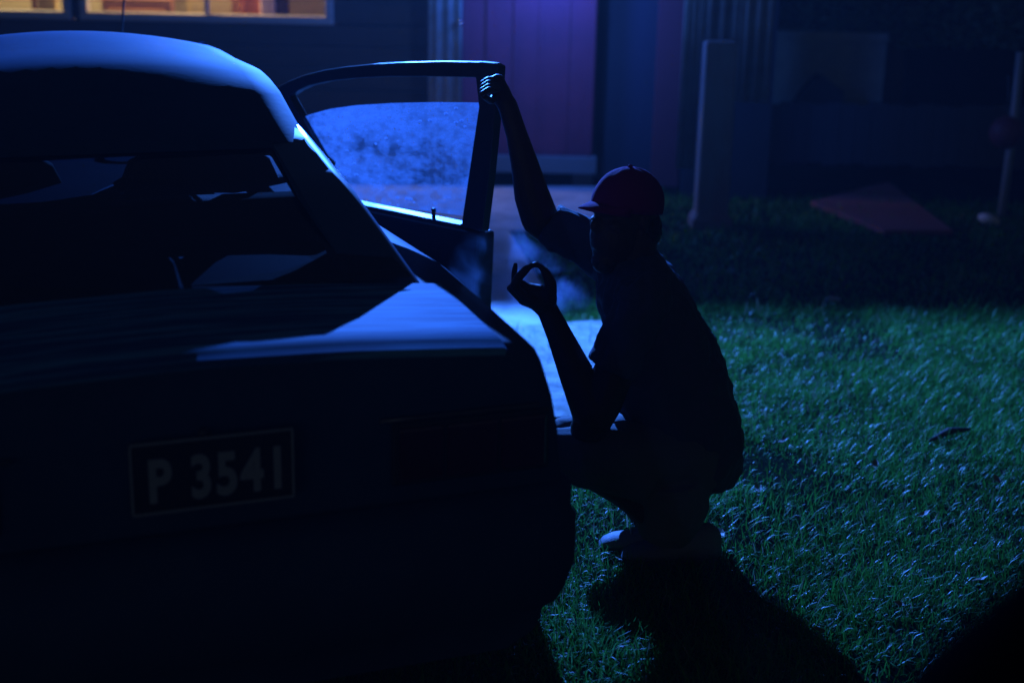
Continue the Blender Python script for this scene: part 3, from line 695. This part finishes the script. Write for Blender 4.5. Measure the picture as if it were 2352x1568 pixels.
def wall_seg(mb, x0, x1, za, zb, yoff=0.0):
    segs = [(x0, x1)]
    if zb > zw0 and za < zw1:
        segs = []; cur = x0
        for a, b2 in holes:
            if a > cur: segs.append((cur, min(a, x1)))
            cur = b2
        if cur < x1: segs.append((cur, x1))
    for a, b2 in segs:
        if b2 > a: hbox(mb, a, b2, YH + yoff, YH + .06, za, zb)
zs = [zf + .10]
while zs[-1] < ztop: zs.append(zs[-1] + 0.15)
zs += [zw0, zw1]; zs = sorted(set(zs))
for i in range(len(zs) - 1):
    wall_seg(wl_, XL, xe, zs[i] + 0.004, zs[i + 1] - 0.004, 0.004 * (i % 2))
wl_.build('wall', wood, house)
bk = MB()
for (a, b2, za, zb) in ((XL, hx(985), zf + .05, zw0), (XL, hx(985), zw1, ztop), (XL, w1[0][0], zw0 + .001, zw1 - .001), (w1[0][1], w1[1][0], zw0 + .001, zw1 - .001), (w1[1][1], hx(985), zw0 + .001, zw1 - .001)): hbox(bk, a, b2, YH + .062, YH + .08, za, zb)
bk.build('wall_backing', wood, house)
bp_ = MB(); hbox(bp_, hx(1062), XR, YH + 0.0, YH + .06, zf + .12, ztop); bp_.build('red_panel', redp, house)
for px in (1066, 1120, 1182, 1240, 1300, 1358):
    bt = MB(); hbox(bt, hx(px) - .016, hx(px) + .016, YH - .016, YH - .001, zf + .13, ztop - .01); bevel(bt.build('batten', redp, house), .003)
kb = MB(); kb.ball((hx(1057) - ho.x, YH - .16 - ho.y, PY(1057, 53, YH - .16).z), .022, 12); kb.tube([(hx(1057) - ho.x, YH - .15 - ho.y, PY(1057, 53, YH - .16).z), (hx(1057) - ho.x, YH + .02 - ho.y, PY(1057, 53, YH - .16).z)], .008, 8); kb.build('handle', M['chrome'], house, True)
dk = MB(); hbox(dk, xe, hx(1062) , YH + .02, YH + .07, zf + .1, ztop); dk.build('dark_wall_strip', darkm, house)
fbm = MB(); hbox(fbm, XL, XR + .03, YH - .05, YH + .05, zf, hz(356)); bevel(fbm.build('floor_beam', beamm, house), 0.006)
zb_ = hz(395)
stl = [hx(px) for px in (1345, 1105, 860, 560, 240, -100, -450)]
for i, x in enumerate(stl):
    s_ = MB(); hbox(s_, x - .07, x + .07, YH + .0, YH + .12, 0, zf - .002); bevel(s_.build('stilt', beamm, house), 0.006)
sk = MB(); hbox(sk, XL, XR, YH + 1.2, YH + 1.26, 0, zf); sk.build('rear_skirt', darkm, house)
rb = MB(); hbox(rb, XL, XL + .06, YH + .07, YH + 3.2, 0.5, ztop); hbox(rb, XL + .07, XR, YH + 3.14, YH + 3.2, 0.5, ztop); rb.build('rear_walls', wood, house)
fl = MB(); hbox(fl, XL + .07, XR - .07, YH + .051, YH + 3.13, zf + .02, zf + .10); fl.build('floor', wood, house)
rf = MB(); hbox(rf, XL - .3, XR + .2, YH - 1.5, YH + 3.5, ztop + .01, ztop + .09); rf.build('roof', corr, house)
rw = MB(); hbox(rw, XR - .06, XR, YH + .07, YH + 3.12, zf + .12, ztop); rw.build('end_wall', wood, house)
# a lit room behind the windows
cream = mat('cream_wall', (0.55, 0.48, 0.30), 0.8)
rm = MB(); hbox(rm, XL + .3, xe, YH + 1.55, YH + 1.6, zw0 - .5, zw1 + .4); hbox(rm, XL + .3, xe, YH + .12, YH + 1.54, zw1 + .42, zw1 + .46); rm.build('room_lining', cream, house)
for (a, b2) in w1:
    t = 0.055; wf = MB()
    hbox(wf, a, b2, YH - .03, YH + .055, zw0, zw0 + t); hbox(wf, a, b2, YH - .03, YH + .055, zw1 - t, zw1)
    hbox(wf, a, a + t, YH - .03, YH + .055, zw0 + t + .001, zw1 - t - .001); hbox(wf, b2 - t, b2, YH - .03, YH + .055, zw0 + t + .001, zw1 - t - .001)
    nm = 2
    for k in range(1, nm): hbox(wf, lerp(a, b2, k / nm) - .015, lerp(a, b2, k / nm) + .015, YH - .015, YH + .04, zw0 + t + .001, zw1 - t - .001)
    wo = bevel(wf.build('window', framem, house), 0.006)
    gp = MB(); hbox(gp, a + t + .001, b2 - t - .001, YH + .01, YH + .014, zw0 + t + .001, zw1 - t - .001); gp.build('pane', M['house_glass'], wo)
# things standing inside, against the window
yi = YH + 0.30
def inner(name, px0, px1, z0, z1, color, label, cat, y0=yi, dep=0.25):
    a = PY(px0, 30, y0).x; c = PY(px1, 30, y0).x
    m_ = mat(name + '_mat', color, 0.7)
    o = MB(); o.box((0, 0, (z1 - z0) / 2), (c - a, dep, z1 - z0))
    # shelves / doors relief
    o.box((0, -dep / 2 - .008, (z1 - z0) / 2), ((c - a) * .82, .012, (z1 - z0) * .86))
    ob = bevel(o.build(name, m_), 0.006); ob.location = ((a + c) / 2, y0, z0); tag(ob, label, cat); return ob
fz = zf + .101
inner('cupboard', 560, 640, fz, zw1 + .1, (0.55, 0.17, 0.04), 'orange wooden cupboard inside the right lit window, left of the pink item', 'cupboard')
inner('curtain', 430, 548, fz, zw1 + .1, (0.80, 0.62, 0.25), 'cream curtain hanging in the right lit window', 'curtain', yi - .05, .04)
inner('refrigerator', 598, 632, fz, zw0 + .35, (0.85, 0.62, 0.62), 'pale pink box standing in the right lit window', 'box', yi - .16, .04)
inner('door_post', 636, 664, fz, zw1 + .1, (0.12, 0.05, 0.03), 'dark brown upright board in the right lit window', 'board', yi - .1, .06)
inner('shelf_unit', 240, 398, fz, zw0 + .14, (0.42, 0.20, 0.09), 'low brown shelf unit behind the left half of the right lit window', 'shelf', yi - .08, .12)
inner('curtain', 90, 132, fz, zw1 + .1, (0.75, 0.62, 0.3), 'cream curtain in the left lit window', 'curtain', yi - .05, .04)
inner('door_post', 76, 86, fz, zw1 + .1, (0.16, 0.08, 0.04), 'thin dark upright in the left lit window', 'board', yi - .12, .04)
inner('cupboard', 146, 160, fz, zw1 + .1, (0.6, 0.25, 0.06), 'orange strip of cupboard in the left lit window', 'cupboard', yi - .1, .04)
ceil = empty('room_lamp', (hx(400), YH + .75, zw1 + .30), 0, 'warm lamp hanging inside the lit room', 'lamp')
MB().ball((0, 0, 0.03), (0.05, 0.05, 0.045), 12).build('lamp_shade', mat('shade', (0.8, 0.7, 0.5), .6), ceil, True)
lamp('warm_light', 'POINT', (hx(450), YH + .12, zw1 + .05), (1.0, 0.72, 0.38), 90.0, 0.05)
lamp('warm_light', 'POINT', (hx(60), YH + .14, zw1 + .05), (1.0, 0.78, 0.42), 80.0, 0.05)

# folded corrugated post / sheet standing against the wall
def corrugated(name, px0, px1, y, z0, z1, label, cat, n=4, depth=0.02, mt=corr, pitch=None):
    a = PY(px0, 200, y).x; c = PY(px1, 200, y).x; mb = MB(); N = max(8, int((c - a) / 0.012)); pitch = pitch or (c - a) / n
    fr = []; bkv = []
    for i in range(N + 1):
        x = lerp(a, c, i / N); d = depth * math.sin(2 * math.pi * (x - a) / pitch)
        fr.append((x - a, d)); bkv.append((x - a, d + 0.003))
    poly = fr + bkv[::-1]
    n_ = len(poly); vs_ = [Vector((p[0], p[1], 0)) for p in poly] + [Vector((p[0], p[1], z1 - z0)) for p in poly]
    fs_ = [(i, i + 1, n_ + i + 1, n_ + i) for i in range(n_ - 1)] + [(n_ - 1, 0, n_, 2 * n_ - 1)]
    k = N + 1
    for i in range(N):
        fs_.append((i, n_ - 1 - i, n_ - 2 - i, i + 1)); fs_.append((n_ + i, n_ + i + 1, 2 * n_ - 2 - i, 2 * n_ - 1 - i))
    o = mesh(name, vs_, fs_, mt, None, True); o.location = (a, y, z0); return tag(o, label, cat)
corrugated('corrugated_sheet', 984, 1060, YH - .12, 0.0, 3.2, 'narrow ribbed metal sheet standing upright left of the red panel', 'metal sheet', 3, 0.010)
YS = PZ(1640, 470, 0).y
zA = PY(1590, 388, YS).z; zB = PY(1720, 236, YS).z
shed = empty('ribbed_shed', (PY(1660, 400, YS).x, YS, 0), 0, 'shed of upright ribbed sheets behind the concrete post', 'shed')
for a, c, z0 in ((1562, 1604, zA), (1604, 1690, PY(1640, 100, YS).z), (1690, 1768, zB)):
    o = corrugated('ribbed_sheet', a, c, YS, z0, 3.6, None, None, 3, 0.007)
    w_ = o.location - shed.location; o.parent = shed; o.location = w_
    for k_ in ('label', 'category'):
        if k_ in o: del o[k_]
o = MB()
for a, c, z0, z1, yy in ((1366, 1500, 0.0, 3.6, YH + .3), (1500, 1562, 0.0, 3.6, YH + .05)):
    xa = PY(a, 300, yy).x; xc = PY(c, 300, yy).x
    q = MB().box(((xa + xc) / 2 - shed.location.x, yy - shed.location.y, (z0 + z1) / 2), (xc - xa, .05, z1 - z0))
    q.build('dark_wall' if a < 1500 else 'red_wall', darkm if a < 1500 else mat('dull_red', (0.18, 0.05, 0.08), .8), shed)
q = MB(); xa = PY(1570, 300, YS + .3).x; xc = PY(1768, 300, YS + .3).x; q.box(((xa + xc) / 2 - shed.location.x, .3, 1.8), (xc - xa, .05, 3.6)); q.build('inner_wall', darkm, shed)
q = MB(); xa = PY(1366, 300, YS).x - .1; xc = PY(1780, 300, YS).x; q.box(((xa + xc) / 2 - shed.location.x, .3, 3.66), (xc - xa, 1.2, .08)); q.build('roof', corr, shed)
# concrete post
pp = PZ(1640, 522, 0); zt_ = PY(1640, 95, pp.y).z; x0 = PY(1606, 300, pp.y).x; x1 = PY(1680, 300, pp.y).x
cpost = MB(); wdx = (x1 - x0) / 2
cpost.loft([[Vector((sx_ * wdx * k_, sy_ * .09 * k_, z_)) for sx_, sy_ in ((-1, -1), (1, -1), (1, 1), (-1, 1))] for z_, k_ in ((0, 1.3), (.06, 1.25), (.10, 1.0), (zt_ - .02, .97), (zt_, .92))])
co_ = bevel(cpost.build('concrete_post', mat('post_concrete', (0.20, 0.22, 0.22), .9, noise=((0.2, 0.13, 0.12), 3, .4, .65), bump=.5, bscale=20, stretch=(1, 1, .3))), 0.012); co_.location = ((x0 + x1) / 2, pp.y, 0); tag(co_, 'square concrete post standing at the shed corner on a wider foot', 'post')
# slab edge at the post foot
q = MB(); a_ = PZ(1500, 528, 0); c_ = PZ(1605, 520, 0); 
# yard beyond: dark fence, pale sheets, gabled hut
YF = pp.y + 2.6
def fx(px, py=300): return PY(px, py, YF).x
def fzz(py, px=2000): return PY(px, py, YF).z
fence = empty('fence', (fx(2050), YF, 0), 0, 'dark board fence across the back of the yard', 'fence')
fm = mat('fence_boards', (0.05, 0.055, 0.08), .8, bump=.3); pl_ = MB(); x = fx(1700); i = 0
while x < fx(2900):
    pl_.box((x - fence.location.x, 0.006 * (i % 2), fzz(238) / 2), (0.115, .025, fzz(238) - .02 * (i % 3))); x += .12; i += 1
pl_.build('boards', fm, fence)
for k in range(5):
    xk = lerp(fx(1720), fx(2880), k / 4); MB().box((xk - fence.location.x, .07, fzz(238) / 2), (.09, .09, fzz(238))).build('fence_post', fm, fence)
ps = MB(); palem = mat('pale_sheet', (0.26, 0.32, 0.30), .7, noise=((.15, .18, .2), 1.5, .4, .65), bump=.2)
YQ = YF + .6
a_ = PY(1778, 160, YQ); c_ = PY(2030, 160, YQ); zt2 = PY(1900, 92, YQ).z; zb2 = 0.2
ps.box((0, 0, (zt2 - .1) / 2), (c_.x - a_.x, .04, zt2 - .1)); ps.box((0, -.03, zt2 - .07), (c_.x - a_.x, .05, .07)); 
pso = ps.build('pale_screen', palem); pso.location = ((a_.x + c_.x) / 2, YQ, 0.1); tag(pso, 'pale grey-green sheet screen rising behind the dark fence', 'screen')
hut = MB(); YG = YF + .3
g = [PY(px, py, YG) for px, py in ((1828, 240), (1846, 215), (1886, 172), (1940, 212), (1936, 240))]
poly = [(p.x - g[0].x, p.z) for p in g]; poly = [(poly[0][0], 0)] + poly + [(poly[-1][0], 0)]
hut.prism(poly, .18, Vector((0, 0, 0)), Vector((1, 0, 0)), Vector((0, 0, 1)), Vector((0, 1, 0)))
hu = hut.build('gabled_hut', mat('hut', (.04, .045, .06), .9)); hu.location = (g[0].x, YG, 0); tag(hu, 'small dark gable roof in front of the pale screen', 'hut')
# hedge / foliage strip above the fence at the far right
YB = YF + 1.2
rgn = np.random.RandomState(4); fo = MB()
for i in range(2600):
    px = rgn.uniform(1790, 2500); py = rgn.uniform(-60, 110) ; yy = YB + rgn.uniform(0, .8)
    c_ = PY(px, py, yy); r_ = rgn.uniform(.02, .05); a1 = rgn.uniform(0, 6.28); e1 = Vector((math.cos(a1), math.sin(a1) * .5, rgn.uniform(-.6, .6))).normalized() * r_; e2 = Vector((-e1.z, rgn.uniform(-.5, .5) * r_, e1.x)).normalized() * r_ * .5
    fo.add([c_ - e1, c_ + e2, c_ + e1, c_ - e2], [(0, 1, 2, 3)])
tree = empty('tree', (fx(2150), YB + .4, 0), 0, 'dark leafy tree above the fence at the upper right', 'tree'); 
for i, v in enumerate(fo.v): fo.v[i] = v - tree.location
fo.build('crown', mat('leaves', (.05, .11, .06), .5), tree)
tk = MB(); tk.tube([Vector((0, 0, 0)), Vector((.05, 0, .6)), Vector((0, .05, 1.2)), Vector((.1, 0, 1.9))], [.11, .09, .07, .04], 10)
for a in ((-.7, 1.9), (.6, 1.8), (1.0, 2.1), (-1.0, 2.2)): tk.tube([Vector((0, 0.03, 1.0)), Vector((a[0] * .5, .05, 1.45)), Vector((a[0], 0, a[1]))], [.05, .035, .015], 8)
tk.build('trunk', mat('bark', (.06, .045, .035), .9, bump=.6), tree, True)
# board lying on the grass, pale object, post and ball at the right edge
bd = [PZ(px, py, 0.05) for px, py in ((1862, 462), (2040, 416), (2190, 528), (2030, 528))]
cen = sum(bd, Vector()) / 4
q = MB(); q.add([p - cen for p in bd] + [p - cen - Vector((0, 0, .035)) for p in bd], [(0, 1, 2, 3), (7, 6, 5, 4), (0, 4, 5, 1), (1, 5, 6, 2), (2, 6, 7, 3), (3, 7, 4, 0)])
o = bevel(q.build('board', mat('red_board', (.24, .07, .08), .8, noise=((.2, .07, .08), 3, .4, .7))), .006); o.location = cen; tag(o, 'dull red board lying flat on the grass at the right', 'board')
p_ = PZ(2272, 505, 0.03); q = MB().ball((0, 0, 0), (.075, .06, .035), 16, Matrix.Rotation(R(20), 3, 'Y')); o = q.build('plastic_bag', mat('white_plastic', (.7, .72, .75), .4, bump=.5, bscale=30), None, True)
for v in o.data.vertices: v.co += Vector((random.uniform(-.006, .006),) * 3)
o.location = p_; tag(o, 'small crumpled white plastic bag on the ground beyond the red board', 'bag')
p_ = PZ(1908, 688, 0.02); q = MB().ball((0, 0, 0), (.03, .025, .02), 12); q.ball((.035, .01, .0), (.018, .02, .012), 10)
o = q.build('stone', mat('pale_stone', (.45, .45, .5), .8, bump=.6), None, True); o.location = p_; tag(o, 'small pale stone in the dark grass right of the person', 'stone')
pt = PZ(2300, 500, 0); zt3 = PY(2310, 120, pt.y).z
q = MB().tube([(0, 0, 0), (0.01, 0, zt3 * .5), (0, 0, zt3)], [.03, .027, .025], 12); o = q.build('wooden_post', mat('thin_post', (.22, .25, .28), .8, bump=.4), None, True); o.location = pt; tag(o, 'thin grey post at the right edge beside the round red float', 'post')
bc = PY(2312, 305, pt.y - .12); bl = empty('hanging_ball', bc, 0, 'round dull red ball hanging by the thin post', 'ball')
MB().ball((0, 0, 0), .105, 24).build('ball', mat('red_ball', (.14, .03, .06), .6), bl, True); MB().tube([(0, 0, .1), (0.0, .09, .35)], .004, 6).build('cord', M['trim'], bl)
# twig on the lit grass
p0 = PZ(2135, 1012, 0.03); p1 = PZ(2180, 992, .035); p2 = PZ(2228, 985, .03); o = MB().tube([p0 - p1, Vector((0, 0, .004)), p2 - p1], [.006, .014, .006], 8).build('twig', mat('twig', (.05, .03, .025), .9, bump=.5), None, True); o.location = p1; tag(o, 'dark dry twig lying on the lit grass', 'twig')

# close to the lens: the rounded dark wing of another vehicle in the lower right corner
vc = []; n0 = 20
cc0 = CO + ray(2352, 1567) * 0.62
q = MB(); q.ball((0, 0, 0), (.155, .25, .17), 32)
near = empty('parked_vehicle', (cc0.x + .035, cc0.y + .01, 0), 0, 'dark rounded wing of a vehicle blurred in the bottom right corner', 'vehicle')
rings = []
for k in range(12):
    t = k / 11; z_ = lerp(0.0, 1.50, t)
    rr = .135 * math.sqrt(max(0.0, 1 - max(0, (t - .72) / .28) ** 2.2)) + .002
    rings.append([Vector((rr * .95 * math.cos(a) + .02, rr * math.sin(a), z_)) for a in [2 * math.pi * j / 28 for j in range(28)]])
wing = MB().loft(rings).build('wing', mat('matt_black', (.002, .002, .003), 1.0, spec=.0), near, True)

# ================================================================== BLUE LAMPS
FL = Vector((-0.76, 8.6, 2.48))
fl_ = empty('floodlight', FL, 0, 'blue floodlight mounted above the wall, out of the top of the frame', 'lamp')
tgt = Vector((0.5, 3.6, 0.3)); dirv = (tgt - FL).normalized(); rotq = dirv.to_track_quat('-Z', 'Y').to_matrix()
mb = MB()
def fb_(c, d): mb.box(rotq @ Vector(c), d, rotq)
fb_((0, 0, .09), (.30, .24, .01)); fb_((0, .115, .0), (.30, .01, .169)); fb_((.145, 0, 0), (.01, .219, .169)); fb_((-.145, 0, 0), (.01, .219, .169))
housing = mb.build('housing', M['trim'], fl_)
# lower lip that cuts the beam a few metres short of the wall
cutd = (Vector((0, PZ(1900, 735, 0).y, 0)) - Vector((0, FL.y, FL.z))).normalized()
lip_p = cutd * 0.13
lip = MB().box((0, lip_p.y + .11, lip_p.z), (.6, .22, .004)); lip.build('lower_lip', M['trim'], fl_)
lens = lamp('blue_light', 'SPOT', (0, 0, 0), BLUE, 5400.0, 0.008, fl_, spot_size=R(110), spot_blend=0.35)
lens.rotation_euler = dirv.to_track_quat('-Z', 'Y').to_euler()
BP = PY(1275, -75, 9.1)
bec = empty('blue_beacon', BP, 0, 'blue beacon glowing just above the red panel', 'lamp')
MB().ball((0, .14, 0), (.04, .03, .04), 14).build('base', M['trim'], bec, True)
lamp('blue_glow', 'POINT', (0, 0, 0), (0.06, 0.22, 1.0), 38.0, 0.05, bec)
lamp('blue_glow', 'POINT', (0, YH - .35 - BP.y, 0.0), (0.03, 0.12, 1.0), 24.0, 0.06, bec)  # extra unseen light added close to the wall to strengthen the glow

# ================================================================== SMOKE drifting from the mouth and hand
def smoke_mat():
    m = bpy.data.materials.new('smoke'); m.use_nodes = True; n = m.node_tree.nodes; l = m.node_tree.links
    n.remove(n['Principled BSDF']); pv = n.new('ShaderNodeVolumePrincipled'); pv.inputs['Color'].default_value = (.6, .7, 1, 1); pv.inputs['Anisotropy'].default_value = 0.55
    tc = n.new('ShaderNodeTexCoord'); t = n.new('ShaderNodeTexNoise'); t.inputs['Scale'].default_value = 2.4; t.inputs['Detail'].default_value = 4; t.inputs['Distortion'].default_value = 1.2
    l.new(tc.outputs['Generated'], t.inputs['Vector'])
    r = n.new('ShaderNodeMapRange'); r.inputs['From Min'].default_value = .5; r.inputs['From Max'].default_value = .78; r.inputs['To Max'].default_value = 7.0
    l.new(t.outputs['Fac'], r.inputs['Value'])
    sub = n.new('ShaderNodeVectorMath'); sub.operation = 'DISTANCE'; sub.inputs[1].default_value = (.5, .5, .5); l.new(tc.outputs['Generated'], sub.inputs[0])
    r2 = n.new('ShaderNodeMapRange'); r2.inputs['From Min'].default_value = .2; r2.inputs['From Max'].default_value = .48; r2.inputs['To Min'].default_value = 1; r2.inputs['To Max'].default_value = 0
    l.new(sub.outputs['Value'], r2.inputs['Value'])
    mu = n.new('ShaderNodeMath'); mu.operation = 'MULTIPLY'; l.new(r.outputs[0], mu.inputs[0]); l.new(r2.outputs[0], mu.inputs[1]); l.new(mu.outputs[0], pv.inputs['Density'])
    l.new(pv.outputs[0], n['Material Output'].inputs['Volume']); return m
sc_ = W(1215, 620, .12)
o = MB().ball((0, 0, 0), (.24, .16, .17), 20).build('smoke', smoke_mat(), None, True); o.location = sc_; tag(o, 'thin blue-lit smoke drifting between the raised hand and the door', 'smoke', kind='stuff')

# pixel-free check of where things are, printed once
print('YP', YP, 'YH', YH, 'C0', C0, 'tr', tr, 'plate', PV, PZc, pu)

# fallen leaves and scraps scattered on the lit lawn
leafm = mat('dry_leaf', (0.22, 0.18, 0.12), 0.6); rl = random.Random(5); leaf0 = None
spots = [(1655, 1222), (1880, 1445), (2065, 1385), (1475, 1190), (1742, 1120), (1960, 860), (2120, 1180), (2250, 1330), (1800, 1010), (2010, 1065), (1905, 1290), (2290, 1100)]
places = ['close right of the heel', 'at the edge of the long shadow', 'low in the middle of the lawn', 'under the thigh', 'right of the hip', 'near the far edge of the lit grass', 'below the dark twig', 'above the dark wing', 'right of the lower back', 'left of the dark twig', 'midway between the long shadow and the wing', 'near the right edge']
for k_, (px, py) in enumerate(spots):
    p = PZ(px, py, 0.035)
    if leaf0 is None:
        leaf0 = mesh('dry_leaf', [(-.02, 0, 0), (-.008, .009, .003), (.008, .008, .002), (.022, 0, .006), (.008, -.008, 0), (-.008, -.009, .002), (0, 0, -.003)], [(0, 6, 1), (1, 6, 2), (2, 6, 3), (3, 6, 4), (4, 6, 5), (5, 6, 0)], leafm); lo = leaf0
    else:
        lo = leaf0.copy(); col.objects.link(lo)
    lo.location = p; lo.rotation_euler = (rl.uniform(-.5, .5), rl.uniform(-.5, .5), rl.uniform(0, 6.28)); lo.scale = (rl.uniform(.7, 1.2),) * 3
    tag(lo, 'small dry pale leaf on the grass, ' + places[k_], 'leaf', 'dry leaves lying on the lawn')

# ================================================================== HAZE in the night air
hz_m = bpy.data.materials.new('haze'); hz_m.use_nodes = True; n = hz_m.node_tree.nodes; n.remove(n['Principled BSDF'])
pv = n.new('ShaderNodeVolumePrincipled'); pv.inputs['Color'].default_value = (.85, .88, .95, 1); pv.inputs['Density'].default_value = 0.0011; pv.inputs['Anisotropy'].default_value = 0.35
hz_m.node_tree.links.new(pv.outputs[0], n['Material Output'].inputs['Volume'])
hb = MB().box((0, 6, 3.0), (30, 30, 8.0)).build('haze', hz_m); hb['kind'] = 'stuff'
